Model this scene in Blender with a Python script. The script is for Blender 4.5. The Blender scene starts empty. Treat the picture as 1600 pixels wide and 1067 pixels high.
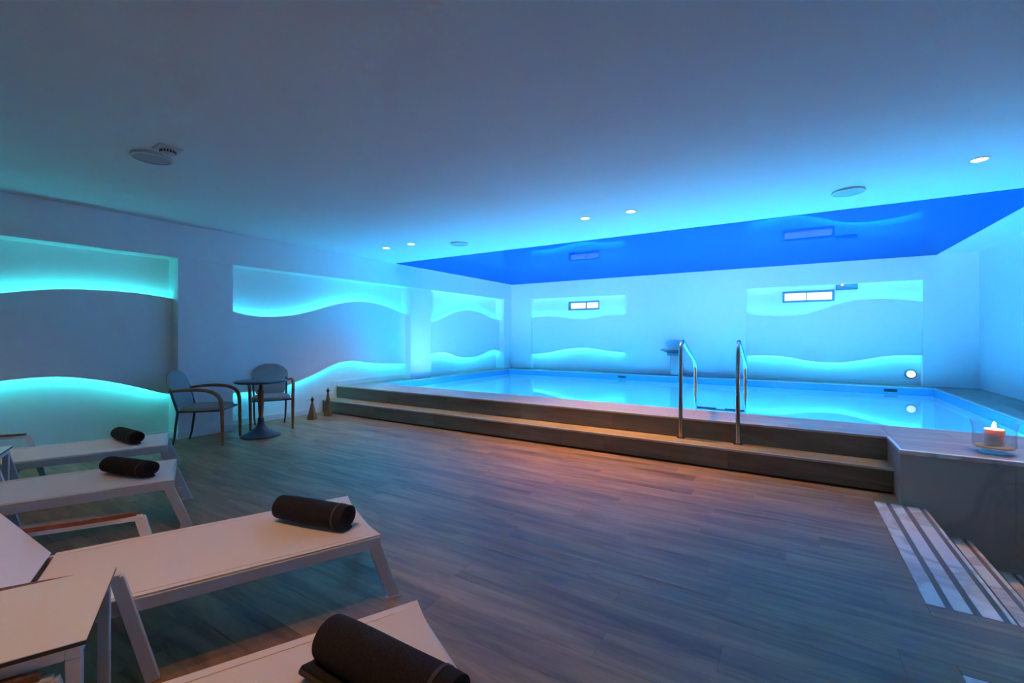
import bpy, math, random
from mathutils import Vector, Matrix
random.seed(7)
sc = bpy.context.scene
C = sc.collection
R = math.radians

# ------------------------------------------------------------------ camera
F_PX, YAW, HORIZON, CAM_H = 696.5, 31.92, 524.3, 1.30
cd = bpy.data.cameras.new('camera'); cam = bpy.data.objects.new('camera', cd); C.objects.link(cam)
cd.sensor_width = 36.0; cd.lens = F_PX / 1600 * 36
cd.shift_y = -(533.5 - HORIZON) / 1600
cd.clip_start = 0.05
cam.location = (0, 0, CAM_H); cam.rotation_euler = (R(90), 0, R(YAW))
sc.camera = cam
# ------------------------------------------------------------------ world, view
w = bpy.data.worlds.new('world'); sc.world = w; w.use_nodes = True
w.node_tree.nodes['Background'].inputs[0].default_value = (0.1, 0.2, 0.3, 1)
w.node_tree.nodes['Background'].inputs[1].default_value = 0.0
sc.view_settings.view_transform = 'Standard'; sc.view_settings.look = 'None'
sc.view_settings.gamma = 1; sc.view_settings.exposure = 0.0
sc.view_settings.use_curve_mapping = False
sc.cycles.use_denoising = True
sc.cycles.max_bounces = 10; sc.cycles.diffuse_bounces = 6; sc.cycles.transparent_max_bounces = 12
sc.cycles.glossy_bounces = 5; sc.cycles.transmission_bounces = 8
sc.cycles.caustics_reflective = False; sc.cycles.caustics_refractive = False
sc.cycles.sample_clamp_indirect = 25.0

# ------------------------------------------------------------------ light levels
POOL_COL, POOL_W = (0.0, 0.53, 1.0), 335.0     # lamps under the near pool lip
UP_COL, UP_W = (0.50, 0.70, 1.0), 300.0       # upward beams of the same lamps
WARM, WARM_W = (1.0, 0.50, 0.16), 104.0         # ceiling downlights
LED_L, LED_R, LED_S = (0.05, 0.80, 0.86), (0.05, 0.72, 1.0), 25.0

def light(name, kind, loc, energy, color, rot=(0, 0, 0), parent=None, **kw):
    d = bpy.data.lights.new(name, kind); d.energy = energy; d.color = color
    for k, v in kw.items(): setattr(d, k, v)
    o = bpy.data.objects.new(name, d); C.objects.link(o)
    o.location = loc; o.rotation_euler = rot
    if parent: o.parent = parent
    return o

# ------------------------------------------------------------------ materials
def new_mat(name):
    m = bpy.data.materials.new(name); m.use_nodes = True
    nt = m.node_tree; return m, nt, nt.nodes['Principled BSDF']
def plain(name, col, rough=0.5, metal=0.0, noise=0.04, scale=40, bump=0.0, coat=0.0, spec=0.5):
    m, nt, b = new_mat(name); N, L = nt.nodes, nt.links
    b.inputs['Roughness'].default_value = rough; b.inputs['Metallic'].default_value = metal
    b.inputs['Coat Weight'].default_value = coat; b.inputs['Specular IOR Level'].default_value = spec
    tc = N.new('ShaderNodeTexCoord'); no = N.new('ShaderNodeTexNoise'); no.inputs['Scale'].default_value = scale
    L.new(tc.outputs['Object'], no.inputs['Vector'])
    r = N.new('ShaderNodeValToRGB'); r.color_ramp.elements[0].position = .3; r.color_ramp.elements[1].position = .7
    r.color_ramp.elements[0].color = tuple(c * (1 - noise) for c in col) + (1,)
    r.color_ramp.elements[1].color = tuple(min(1, c * (1 + noise)) for c in col) + (1,)
    L.new(no.outputs['Fac'], r.inputs['Fac']); L.new(r.outputs['Color'], b.inputs['Base Color'])
    if bump:
        bp = N.new('ShaderNodeBump'); bp.inputs['Strength'].default_value = bump; bp.inputs['Distance'].default_value = .002
        L.new(no.outputs['Fac'], bp.inputs['Height']); L.new(bp.outputs['Normal'], b.inputs['Normal'])
    return m
def emit(name, col, s):
    m, nt, b = new_mat(name)
    b.inputs['Base Color'].default_value = (*col, 1); b.inputs['Emission Color'].default_value = (*col, 1)
    b.inputs['Emission Strength'].default_value = s; return m
def planks_mat(name, stops, sx, sy, rough, axis='X', vary=0.25, spec=0.4):
    """grained board: long streaks along `axis`, tone changes from board to board"""
    m, nt, b = new_mat(name); N, L = nt.nodes, nt.links
    g = N.new('ShaderNodeNewGeometry'); oi = N.new('ShaderNodeObjectInfo')
    off = N.new('ShaderNodeVectorMath'); off.operation = 'SCALE'; off.inputs['Scale'].default_value = 37.0
    cx = N.new('ShaderNodeCombineXYZ')
    for i in range(3): L.new(oi.outputs['Random'], cx.inputs[i])
    L.new(cx.outputs[0], off.inputs[0])
    mp = N.new('ShaderNodeMapping')
    mp.inputs['Scale'].default_value = (sx, sy, sy) if axis == 'X' else (sy, sx, sy)
    L.new(g.outputs['Position'], mp.inputs['Vector'])
    ad = N.new('ShaderNodeVectorMath'); L.new(mp.outputs[0], ad.inputs[0]); L.new(off.outputs[0], ad.inputs[1])
    n1 = N.new('ShaderNodeTexNoise'); n1.inputs['Scale'].default_value = 1.0; n1.inputs['Detail'].default_value = 6
    n1.inputs['Roughness'].default_value = .62; n1.inputs['Distortion'].default_value = .8
    L.new(ad.outputs[0], n1.inputs['Vector'])
    n2 = N.new('ShaderNodeTexNoise'); n2.inputs['Scale'].default_value = .35; n2.inputs['Detail'].default_value = 3
    L.new(ad.outputs[0], n2.inputs['Vector'])
    mx = N.new('ShaderNodeMath'); mx.operation = 'ADD'
    h1 = N.new('ShaderNodeMath'); h1.operation = 'MULTIPLY'; h1.inputs[1].default_value = .62
    h2 = N.new('ShaderNodeMath'); h2.operation = 'MULTIPLY'; h2.inputs[1].default_value = .38
    L.new(n1.outputs['Fac'], h1.inputs[0]); L.new(n2.outputs['Fac'], h2.inputs[0])
    L.new(h1.outputs[0], mx.inputs[0]); L.new(h2.outputs[0], mx.inputs[1])
    r = N.new('ShaderNodeValToRGB'); L.new(mx.outputs[0], r.inputs['Fac'])
    e = r.color_ramp.elements
    e[0].position = .36; e[0].color = (*stops[0], 1); e[1].position = .64; e[1].color = (*stops[2], 1)
    k = e.new(.5); k.color = (*stops[1], 1)
    mr = N.new('ShaderNodeMapRange'); mr.inputs['To Min'].default_value = 1 - vary; mr.inputs['To Max'].default_value = 1 + vary
    L.new(oi.outputs['Random'], mr.inputs['Value'])
    sc_ = N.new('ShaderNodeVectorMath'); sc_.operation = 'SCALE'
    L.new(r.outputs['Color'], sc_.inputs[0]); L.new(mr.outputs[0], sc_.inputs['Scale'])
    L.new(sc_.outputs[0], b.inputs['Base Color'])
    b.inputs['Roughness'].default_value = rough; b.inputs['Specular IOR Level'].default_value = spec
    bp = N.new('ShaderNodeBump'); bp.inputs['Strength'].default_value = .12; bp.inputs['Distance'].default_value = .002
    L.new(n1.outputs['Fac'], bp.inputs['Height']); L.new(bp.outputs['Normal'], b.inputs['Normal'])
    return m
def marble_mat(name, base, vein, scale=3.0, rough=.35):
    m, nt, b = new_mat(name); N, L = nt.nodes, nt.links
    g = N.new('ShaderNodeNewGeometry')
    n = N.new('ShaderNodeTexNoise'); n.inputs['Scale'].default_value = scale; n.inputs['Detail'].default_value = 8
    n.inputs['Distortion'].default_value = 1.6
    L.new(g.outputs['Position'], n.inputs['Vector'])
    r = N.new('ShaderNodeValToRGB'); e = r.color_ramp.elements
    e[0].position = .42; e[0].color = (*base, 1); e[1].position = .60; e[1].color = (*base, 1)
    k = e.new(.5); k.color = (*vein, 1)
    L.new(n.outputs['Fac'], r.inputs['Fac']); L.new(r.outputs['Color'], b.inputs['Base Color'])
    b.inputs['Roughness'].default_value = rough
    return m

M = {}
M['plaster'] = plain('painted_plaster', (.85, .87, .88), .65, noise=.012, scale=9, bump=.05)
M['ceiling'] = plain('ceiling_paint', (.77, .87, .90), .75, noise=.010, scale=5)
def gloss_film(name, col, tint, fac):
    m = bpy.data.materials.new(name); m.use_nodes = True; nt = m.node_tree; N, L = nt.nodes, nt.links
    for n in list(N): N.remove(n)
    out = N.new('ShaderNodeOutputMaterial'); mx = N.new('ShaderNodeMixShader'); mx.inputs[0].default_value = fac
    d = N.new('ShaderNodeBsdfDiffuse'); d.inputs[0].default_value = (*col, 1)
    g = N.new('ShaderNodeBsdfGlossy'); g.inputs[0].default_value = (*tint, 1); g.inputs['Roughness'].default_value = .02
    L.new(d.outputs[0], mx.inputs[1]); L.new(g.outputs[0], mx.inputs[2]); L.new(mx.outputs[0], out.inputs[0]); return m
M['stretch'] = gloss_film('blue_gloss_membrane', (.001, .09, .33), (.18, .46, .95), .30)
M['skirting'] = plain('skirting_paint', (.82, .83, .83), .4, noise=.01)
M['floor'] = planks_mat('greyed_oak_floor', [(.135, .070, .034), (.275, .150, .072), (.43, .245, .120)], 1.5, 13, .42, vary=.045)
M['deck'] = planks_mat('deck_oak', [(.22, .17, .145), (.31, .25, .215), (.40, .335, .29)], .9, 12, .40, vary=.10)
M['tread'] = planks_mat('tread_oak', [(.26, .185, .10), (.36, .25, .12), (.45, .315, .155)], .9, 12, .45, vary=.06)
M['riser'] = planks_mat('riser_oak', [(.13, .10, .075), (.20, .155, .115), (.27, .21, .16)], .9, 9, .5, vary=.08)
M['joint'] = plain('dark_joint', (.03, .028, .026), .8)
M['nosing'] = plain('nosing_profile', (.52, .50, .48), .35, noise=.02, metal=.3)
M['stone'] = marble_mat('grey_stone', (.46, .45, .41), (.36, .35, .315), 1.6, .55)
M['marble'] = marble_mat('white_marble', (.88, .86, .83), (.58, .52, .46), 2.0, .30)
M['antislip'] = plain('grey_antislip', (.20, .185, .17), .8, noise=.08, scale=60)
M['pool'] = plain('pool_liner', (.92, .87, .93), .5, noise=.01)
M['tile'] = plain('pool_rim_tile', (.30, .55, .75), .25, noise=.03)
M['rim'] = plain('pool_rim_shade', (.10, .36, .62), .25, noise=.03)  # white overflow band, its blue shade painted into the base colour
M['dark'] = plain('dark_slot', (.01, .03, .04), .5)
M['chrome'] = plain('polished_steel', (.50, .51, .52), .12, metal=1.0, noise=.02)
M['steel'] = plain('brushed_steel', (.30, .33, .36), .30, metal=1.0, noise=.03)
M['wframe'] = plain('painted_window_frame', (.10, .26, .36), .4)
M['slat'] = plain('shutter_slat', (.40, .38, .40), .5)
M['pane'] = emit('lit_pane', (1.0, .97, .95), 1.2)
M['lampface'] = emit('lamp_face', (1.0, .86, .74), 7.0)
M['poollamp'] = emit('pool_lamp_face', (.45, .80, 1.0), 12.0)
M['wallamp'] = emit('wall_lamp_face', (1.0, .90, .75), 1.1)
M['ledL'] = emit('led_teal', LED_L, LED_S); M['ledR'] = emit('led_cyan', LED_R, LED_S)
M['whitemetal'] = plain('white_powder_coat', (.62, .62, .63), .38, noise=.015)
M['sling'] = plain('textile_sling', (.80, .72, .67), .75, noise=.03, scale=500, bump=.3)
M['hpl'] = plain('white_laminate', (.74, .70, .64), .40, noise=.01)
M['black'] = plain('black_edge', (.010, .010, .012), .45)
M['armwood'] = planks_mat('arm_teak', [(.12, .032, .014), (.18, .052, .022), (.25, .08, .034)], 4, 30, .4, vary=.05)
M['chairwood'] = planks_mat('chair_beech', [(.21, .075, .03), (.29, .11, .045), (.37, .15, .065)], 3, 30, .38, vary=.05)
M['uphol'] = plain('grey_upholstery', (.36, .35, .34), .85, noise=.06, scale=300, bump=.3)
M['bluemetal'] = plain('dark_painted_metal', (.03, .05, .075), .4, noise=.03)
M['towel'] = plain('charcoal_terry', (.022, .020, .024), .95, noise=.25, scale=160, bump=1.0, spec=.2)
M['stripe'] = plain('towel_band', (.075, .07, .075), .85, noise=.1, scale=200, spec=.2)
M['tabletop'] = plain('dark_table_top', (.035, .045, .06), .28)
M['obelisk'] = planks_mat('obelisk_wood', [(.20, .09, .045), (.30, .15, .075), (.38, .20, .10)], 20, 20, .5, vary=.05)
M['plastic'] = plain('ceiling_device_plastic', (.62, .66, .68), .5)
M['mesh'] = plain('speaker_mesh', (.45, .50, .53), .7, noise=.15, scale=900)
M['wax'] = plain('candle_wax', (.86, .80, .74), .5)
M['wax'].node_tree.nodes['Principled BSDF'].inputs['Subsurface Weight'].default_value = .6
M['wax'].node_tree.nodes['Principled BSDF'].inputs['Subsurface Scale'].default_value = .03
M['flame'] = emit('flame', (1.0, .62, .25), 60.0)
M['sand'] = plain('candle_sand', (.60, .40, .20), .9, noise=.3, scale=400)
# glass: thin walled, light passes straight through
def thin_glass(name, tint, ior, gl_rough, add=0.0):
    m = bpy.data.materials.new(name); m.use_nodes = True; nt = m.node_tree; N, L = nt.nodes, nt.links
    for n in list(N): N.remove(n)
    out = N.new('ShaderNodeOutputMaterial'); mx = N.new('ShaderNodeMixShader')
    tr = N.new('ShaderNodeBsdfTransparent'); tr.inputs[0].default_value = (*tint, 1)
    gl = N.new('ShaderNodeBsdfGlossy'); gl.inputs['Roughness'].default_value = gl_rough
    lw = N.new('ShaderNodeLayerWeight'); lw.inputs['Blend'].default_value = .5     # facing: 0 head on, 1 grazing
    pw = N.new('ShaderNodeMath'); pw.operation = 'POWER'; pw.inputs[1].default_value = 5.0
    f0 = ((ior - 1) / (ior + 1)) ** 2
    ma = N.new('ShaderNodeMath'); ma.operation = 'MULTIPLY_ADD'; ma.inputs[1].default_value = 1 - f0; ma.inputs[2].default_value = f0
    L.new(lw.outputs['Facing'], pw.inputs[0]); L.new(pw.outputs[0], ma.inputs[0]); L.new(ma.outputs[0], mx.inputs[0]); L.new(tr.outputs[0], mx.inputs[1]); L.new(gl.outputs[0], mx.inputs[2])
    L.new(mx.outputs[0], out.inputs[0]); return m
M['glass'] = thin_glass('clear_glass', (.93, .95, .96), 1.5, .02)
M['water'] = thin_glass('still_water', (.90, .92, 1.0), 1.33, .015)

# ------------------------------------------------------------------ mesh helpers
class MB:
    def __init__(s): s.v = []; s.f = []
    def box(s, x0, x1, y0, y1, z0, z1, mat=None):
        n = len(s.v)
        vs = [(x, y, z) for z in (z0, z1) for y in (y0, y1) for x in (x0, x1)]
        if mat is not None: vs = [tuple(mat @ Vector(v)) for v in vs]
        s.v += vs
        s.f += [tuple(n + i for i in q) for q in ((0, 2, 3, 1), (4, 5, 7, 6), (0, 1, 5, 4), (2, 6, 7, 3), (0, 4, 6, 2), (1, 3, 7, 5))]
        return s
    def beam(s, a, b, wd, th, up=(0, 0, 1)):
        """rectangular bar from a to b; wd across, th along `up`"""
        a, b = Vector(a), Vector(b); d = (b - a).normalized(); u = Vector(up)
        sd = d.cross(u).normalized(); u2 = sd.cross(d).normalized(); n = len(s.v)
        for p in (a, b):
            for i, j in ((-1, -1), (1, -1), (1, 1), (-1, 1)): s.v.append(tuple(p + sd * i * wd / 2 + u2 * j * th / 2))
        s.f += [tuple(n + i for i in q) for q in ((3, 2, 1, 0), (4, 5, 6, 7), (0, 1, 5, 4), (1, 2, 6, 5), (2, 3, 7, 6), (3, 0, 4, 7))]
        return s
    def tube(s, pts, r, seg=12, cap=True):
        pts = [Vector(p) for p in pts]; n0 = len(s.v); k = len(pts)
        rr = r if isinstance(r, (list, tuple)) else [r] * k
        prev = None
        for i, p in enumerate(pts):
            d = (pts[min(i + 1, k - 1)] - pts[max(i - 1, 0)]).normalized()
            if prev is None:
                u = d.orthogonal().normalized()
            else:
                u = (prev - d * prev.dot(d)).normalized()
            prev = u; w_ = d.cross(u)
            for j in range(seg):
                a = 2 * math.pi * j / seg
                s.v.append(tuple(p + (u * math.cos(a) + w_ * math.sin(a)) * rr[i]))
        for i in range(k - 1):
            for j in range(seg):
                a = n0 + i * seg + j; b = n0 + i * seg + (j + 1) % seg
                s.f.append((a, b, b + seg, a + seg))
        if cap:
            s.f.append(tuple(n0 + j for j in range(seg))[::-1]); s.f.append(tuple(n0 + (k - 1) * seg + j for j in range(seg)))
        return s
    def lathe(s, prof, seg=32, cx=0, cy=0, cap=True):
        """prof: list of (r, z) bottom to top"""
        n0 = len(s.v); k = len(prof)
        for r, z in prof:
            for j in range(seg):
                a = 2 * math.pi * j / seg; s.v.append((cx + r * math.cos(a), cy + r * math.sin(a), z))
        for i in range(k - 1):
            for j in range(seg):
                a = n0 + i * seg + j; b = n0 + i * seg + (j + 1) % seg
                s.f.append((a, b, b + seg, a + seg))
        if cap:
            s.f.append(tuple(n0 + j for j in range(seg))[::-1]); s.f.append(tuple(n0 + (k - 1) * seg + j for j in range(seg)))
        return s
    def strip(s, pa, pb, qa, qb):
        """solid between four polylines: front-bottom, front-top, back-bottom, back-top"""
        n = len(s.v); k = len(pa)
        for l in (pa, pb, qb, qa): s.v += [tuple(p) for p in l]
        for i in range(k - 1):
            for c in range(4):
                a = n + c * k + i; b = n + ((c + 1) % 4) * k + i
                s.f.append((a, a + 1, b + 1, b))
        s.f.append((n, n + k, n + 2 * k, n + 3 * k)); s.f.append((n + 4 * k - 1, n + 3 * k - 1, n + 2 * k - 1, n + k - 1))
        return s
    def prism(s, poly, fn0, fn1):
        """poly 2D points; fn0 / fn1 map them to the two end faces"""
        n = len(s.v); k = len(poly)
        s.v += [tuple(fn0(*p)) for p in poly] + [tuple(fn1(*p)) for p in poly]
        s.f.append(tuple(range(n, n + k))[::-1]); s.f.append(tuple(range(n + k, n + 2 * k)))
        for i in range(k): s.f.append((n + i, n + (i + 1) % k, n + k + (i + 1) % k, n + k + i))
        return s
    def build(s, name, mat, parent=None, smooth=False, bevel=0.0, loc=None):
        me = bpy.data.meshes.new(name); me.from_pydata(s.v, [], s.f); me.materials.append(mat); me.update()
        import bmesh
        bm = bmesh.new(); bm.from_mesh(me); bmesh.ops.recalc_face_normals(bm, faces=bm.faces); bm.to_mesh(me); bm.free()
        o = bpy.data.objects.new(name, me); C.objects.link(o)
        if parent: o.parent = parent
        if loc: o.location = loc
        if smooth:
            for p in me.polygons: p.use_smooth = True
            me.set_sharp_from_angle(angle=R(40))
        if bevel:
            b = o.modifiers.new('bevel', 'BEVEL'); b.width = bevel; b.segments = 2; b.limit_method = 'ANGLE'
        return o
def struct(o, label=None):
    o['kind'] = 'structure'
    if label: o['label'] = label
    return o
def tag(o, label, cat, group=None, kind=None):
    o['label'] = label; o['category'] = cat
    if group: o['group'] = group
    if kind: o['kind'] = kind
    return o
def empty(name, loc, rz=0.0):
    o = bpy.data.objects.new(name, None); C.objects.link(o); o.location = loc; o.rotation_euler = (0, 0, rz)
    o.empty_display_size = .1
    return o
def copy_tree(o, parent=None):
    c = o.copy(); C.objects.link(c); c.parent = parent
    for ch in list(o.children):
        copy_tree(ch, c)
    return c
def spline(pts, n=70):
    """smooth curve through (u, z) points"""
    out = []; m = len(pts)
    u0, u1 = pts[0][0], pts[-1][0]
    sl = []
    for i in range(m):
        a, b = pts[max(i - 1, 0)], pts[min(i + 1, m - 1)]
        sl.append((b[1] - a[1]) / (b[0] - a[0]))
    for k in range(n + 1):
        u = u0 + (u1 - u0) * k / n
        i = max(j for j in range(m - 1) if pts[j][0] <= u + 1e-9)
        p, q = pts[i], pts[i + 1]; h = q[0] - p[0]; t = min(1, (u - p[0]) / h)
        z = (2*t**3 - 3*t**2 + 1) * p[1] + (t**3 - 2*t**2 + t) * h * sl[i] + (-2*t**3 + 3*t**2) * q[1] + (t**3 - t**2) * h * sl[i + 1]
        out.append((u, z))
    return out

# ------------------------------------------------------------------ dimensions
ZC, ZB = 2.70, 2.275                       # ceiling, underside of the beam
XL, XN, XPN = -6.51, -6.77, -6.655          # pillar face, niche back, wave panel face
YB, YN, YPN = 10.40, 10.56, 10.475
XR = 2.68; YF = -4.0
Z1, Z2 = .21, .42                          # tread, deck
YS1, YS2 = 4.74, 5.02                      # lower and upper nosing
PX0, PX1, PY0, PY1, ZW = -6.35, 2.05, 5.65, 10.05, .30
BX, BY = .724, 4.50                        # stone block corner
SX0, SX1, SY0, SY1 = .56, .867, 2.895, 4.47  # marble landing

# ------------------------------------------------------------------ ceiling
cl = MB().box(-7.0, 2.9, YF - .2, 10.8, ZC, ZC + .15).build('ceiling', M['ceiling']); struct(cl, 'smooth white ceiling')
MB().box(-6.47, 2.15, 6.15, 10.395, ZC - .008, ZC).build('stretch_panel', M['stretch'], cl)['label'] = 'glossy deep blue mirror-like stretch ceiling over the pool'

# ------------------------------------------------------------------ left wall
wl = MB()
wl.box(-7.0, XN, YF, 10.8, -.05, ZC)
wl.box(XN - .01, XL + .01, YF, YB, ZB, ZC)
for a, b in ((YF, -1.6), (2.53, 3.18), (6.57, 7.18), (10.04, YB)): wl.box(XN - .01, XL, a, b, -.05, ZB)
wl = struct(wl.build('wall_left', M['plaster']), 'left wall of white plaster with three recessed bays')
A_top = [(-1.6, 1.70), (-1.0, 1.58), (-.4, 1.50), (.1, 1.50), (.6, 1.60), (1.07, 1.721), (1.383, 1.785), (1.65, 1.812), (2.005, 1.817), (2.265, 1.803), (2.53, 1.768)]
A_bot = [(-1.6, .80), (-1.0, .70), (-.4, .66), (.1, .69), (.6, .77), (1.0, .836), (1.25, .860), (1.468, .858), (1.645, .833), (1.932, .761), (2.249, .647), (2.42, .580), (2.53, .548)]
B_top = [(3.18, 1.665), (3.436, 1.603), (3.743, 1.584), (4.171, 1.63), (4.507, 1.715), (4.871, 1.824), (5.265, 1.906), (5.607, 1.922), (5.928, 1.893), (6.57, 1.745)]
B_bot = [(3.18, .49), (3.518, .480), (3.762, .488), (4.013, .513), (4.171, .553), (4.507, .656), (4.871, .793), (5.064, .838), (5.308, .845), (5.607, .798), (5.93, .756), (6.57, .726)]
C_top = [(7.18, 1.60), (7.476, 1.627), (7.668, 1.672), (8.067, 1.817), (8.406, 1.898), (8.766, 1.923), (9.098, 1.902), (9.444, 1.83), (9.80, 1.755), (10.04, 1.720)]
C_bot = [(7.18, .87), (7.516, .915), (7.786, .916), (7.987, .883), (8.277, .800), (8.539, .768), (8.86, .760), (9.194, .798), (9.444, .868), (9.705, .915), (9.868, .912), (10.04, .878)]
D_top = [(-5.88, 1.776), (-5.636, 1.812), (-5.349, 1.819), (-5.07, 1.793), (-4.798, 1.754), (-4.532, 1.732), (-4.324, 1.733), (-4.148, 1.755), (-3.898, 1.798), (-3.654, 1.816), (-3.32, 1.815)]
D_bot = [(-5.88, .800), (-5.636, .812), (-5.349, .857), (-5.07, .914), (-4.798, .960), (-4.532, .985), (-4.273, .986), (-4.02, .956), (-3.773, .918), (-3.32, .888)]
E_top = [(-.76, 1.80), (-.618, 1.754), (-.46, 1.729), (-.241, 1.708), (-.027, 1.702), (.182, 1.718), (.345, 1.757), (.544, 1.824), (.739, 1.896), (.929, 1.950), (1.115, 1.975), (1.385, 1.979), (1.647, 1.963), (1.816, 1.938), (1.975, 1.904)]
E_bot = [(-.76, .873), (-.504, .888), (-.176, .886), (.036, .856), (.243, .812), (.445, .789), (.739, .782), (.929, .799), (1.115, .838), (1.296, .879), (1.473, .918), (1.647, .939), (1.975, .942)]
def wave(top, bot, side, wall, ledmat):
    t, b = spline(top), spline(bot)
    u0, u1 = max(t[0][0], b[0][0]), t[-1][0]
    if side == 'L':
        F = lambda u, z: (XPN, u, z); G = lambda u, z: (XPN - .018, u, z)
        led = lambda c, u, z: (XPN - .032 + c * .012, u, z)
    else:
        F = lambda u, z: (u, YPN, z); G = lambda u, z: (u, YPN + .014, z)
        led = lambda c, u, z: (u, YPN + .028 - c * .012, z)
    p = MB().strip([F(*q) for q in b], [F(*q) for q in t], [G(*q) for q in b], [G(*q) for q in t]).build('wave_panel', M['plaster'], wall)
    for crv, dz in ((t, -.050), (b, .036)):
        c = [(u, z + dz) for u, z in crv][1:-1]
        MB().strip([led(1, u, z) for u, z in c], [led(1, u, z + .014) for u, z in c],
                   [led(0, u, z) for u, z in c], [led(0, u, z + .014) for u, z in c]).build('led_strip', ledmat, p)
wave(A_top, A_bot, 'L', wl, M['ledL']); wave(B_top, B_bot, 'L', wl, M['ledR']); wave(C_top, C_bot, 'L', wl, M['ledR'])
# stepped skirting
HB = .085
bb = MB()
bb.box(XN, XN + .014, -1.6, 2.53, 0, HB)
for a, b in ((-4.0, -1.6), (2.53, 3.18)): bb.box(XL, XL + .012, a, b, 0, HB)
bb.box(XN, XL + .012, 2.518, 2.53, 0, HB); bb.box(XN, XL + .012, 3.18, 3.192, 0, HB)
poly = [(3.19, 0), (YS1, 0), (YS1, Z1), (YS2, Z1), (YS2, Z2), (6.57, Z2), (6.57, Z2 + HB), (YS2 - HB, Z2 + HB), (YS2 - HB, Z1 + HB), (YS1 - HB, Z1 + HB), (YS1 - HB, HB), (3.19, HB)]
bb.prism(poly, lambda y, z: (XN, y, z), lambda y, z: (XN + .014, y, z))
bb.box(XN, XN + .014, 7.18, 10.04, Z2, Z2 + HB * .7)
struct(bb.build('baseboard_left', M['skirting']), 'white skirting board stepping up along the left wall')

# ------------------------------------------------------------------ back wall with two lit windows
WIN = [(-4.867, -4.02, 1.955, 2.175), (-.123, .733, 1.963, 2.185)]
wb = MB()
wb.box(-7.0, 2.9, YB + .005, 10.8, ZB, ZC)
for a, b in ((-7.0, -5.88), (-3.32, -.76), (1.975, 2.9)): wb.box(a, b, YB + .005, YN + .02, -.05, ZB)
xs = [-6.9, WIN[0][0], WIN[0][1], WIN[1][0], WIN[1][1], 2.85]
for i in range(5):
    a, b = xs[i], xs[i + 1]
    if i in (1, 3):
        wz = WIN[i // 2]; wb.box(a, b, YN, 10.9, -.05, wz[2]); wb.box(a, b, YN, 10.9, wz[3], ZC)
    else: wb.box(a, b, YN, 10.9, -.05, ZC)
wb = struct(wb.build('wall_back', M['plaster']), 'back wall of white plaster behind the pool with two wave bays')
wave(D_top, D_bot, 'B', wb, M['ledR']); wave(E_top, E_bot, 'B', wb, M['ledR'])
for i, (x0, x1, z0, z1) in enumerate(WIN):
    f = .036; yf = YN + .012 if i else YN + .05
    fr = MB()
    for b in ((x0, x0 + f, z0, z1), (x1 - f, x1, z0, z1), (x0 + f, x1 - f, z1 - f, z1), (x0 + f, x1 - f, z0, z0 + f)):
        fr.box(b[0], b[1], yf - .02, yf + .05, b[2], b[3])
    xm = x0 + (x1 - x0) * (.47 if i else .56)
    fr.box(xm - .008, xm + .008, yf - .012, yf + .05, z0 + f, z1 - f)
    fr = struct(fr.build('window_%d' % (i + 1), M['wframe']), ['small high window with closed white slats above the left wave bay', 'wider high window with white slats above the right wave bay'][i])
    for k in range(5):
        z = z0 + f + (z1 - z0 - 2 * f) * (k + .5) / 5
        mt = Matrix.Translation((0, yf + .03, z)) @ Matrix.Rotation(R(8), 4, 'X')
        for a, b in ((x0 + f, xm - .008), (xm + .008, x1 - f)):
            MB().box(a + .003, b - .003, -.010, .010, -.0022, .0022, mt).build('slat', M['slat'], fr)
    MB().box(x0 + f, x1 - f, yf + .05, yf + .055, z0 + f, z1 - f).build('pane', M['pane'], fr)
b2 = MB()
for a, b in ((-5.88, -3.32), (-.76, 1.975)): b2.box(a, b, YN - .012, YN, Z2, Z2 + .06)
struct(b2.build('baseboard_back', M['skirting']), 'low skirting in the two bays of the back wall')

# ------------------------------------------------------------------ right wall and the walls behind the camera
struct(MB().box(XR, 2.9, YF, 10.8, -1.4, ZC).build('wall_right', M['plaster']), 'plain white right wall beside the pool')
struct(MB().box(-7.0, 2.9, YF - .2, YF, -1.4, ZC).build('wall_front', M['plaster']), 'plain wall behind the camera')

# ------------------------------------------------------------------ floor planks
fl = MB()
fl.box(-6.95, SX0, YF, 4.80, -.12, -.006); fl.box(SX0, SX1 - .01, YF, 4.80, -.12, -.008)
fl.box(SX1 - .01, XR, 2.364, 2.895, -.5, -.008); fl.box(SX1 - .01, XR, YF, .6, -.5, -.006)
fl.box(-6.95, SX0, YF, -.1015, -.006, 0.0)
fl = struct(fl.build('floor', M['floor']), 'floor of greyed oak planks')
PW, PL, G = .18, 1.30, .0006
full = None
rows = []
y = YS1 + .02
r = 0
while y > 0.0:
    y1 = y; y0 = y - PW
    xe = SX0
    if y0 > SY1: xe = BX
    if 2.364 < y0 and y1 < SY0: xe = XR
    x = -6.76 - [0.0, .55, .25, .95, .42, 1.1][r % 6] - .11 * (r % 4)
    while x < xe:
        a, b = max(x, -6.745), min(x + PL, xe)
        if b - a > .06:
            if abs(b - a - PL) < 1e-6:
                if full is None:
                    o = MB().box(G, PL - G, G, PW - G, -.006, 0).build('floor_plank', M['floor'], fl); full = o
                else:
                    o = full.copy(); C.objects.link(o)
                o.location = (a, y0, 0)
            else:
                o = MB().box(G, b - a - G, G, PW - G, -.006, 0).build('floor_plank', M['floor'], fl, loc=(a, y0, 0))
        x += PL
    y = y0; r += 1
for a, b, y0, y1 in ((SX0, BX, 4.473, 4.579), (SX0, 1.62, 2.781, 2.893), (1.62, XR, 2.781, 2.893), (SX0, 1.9, 2.366, 2.419), (1.9, XR, 2.366, 2.419)):
    MB().box(G, b - a - G, 0, y1 - y0, -.006, 0).build('floor_plank', M['floor'], fl, loc=(a, y0, 0))

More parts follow.
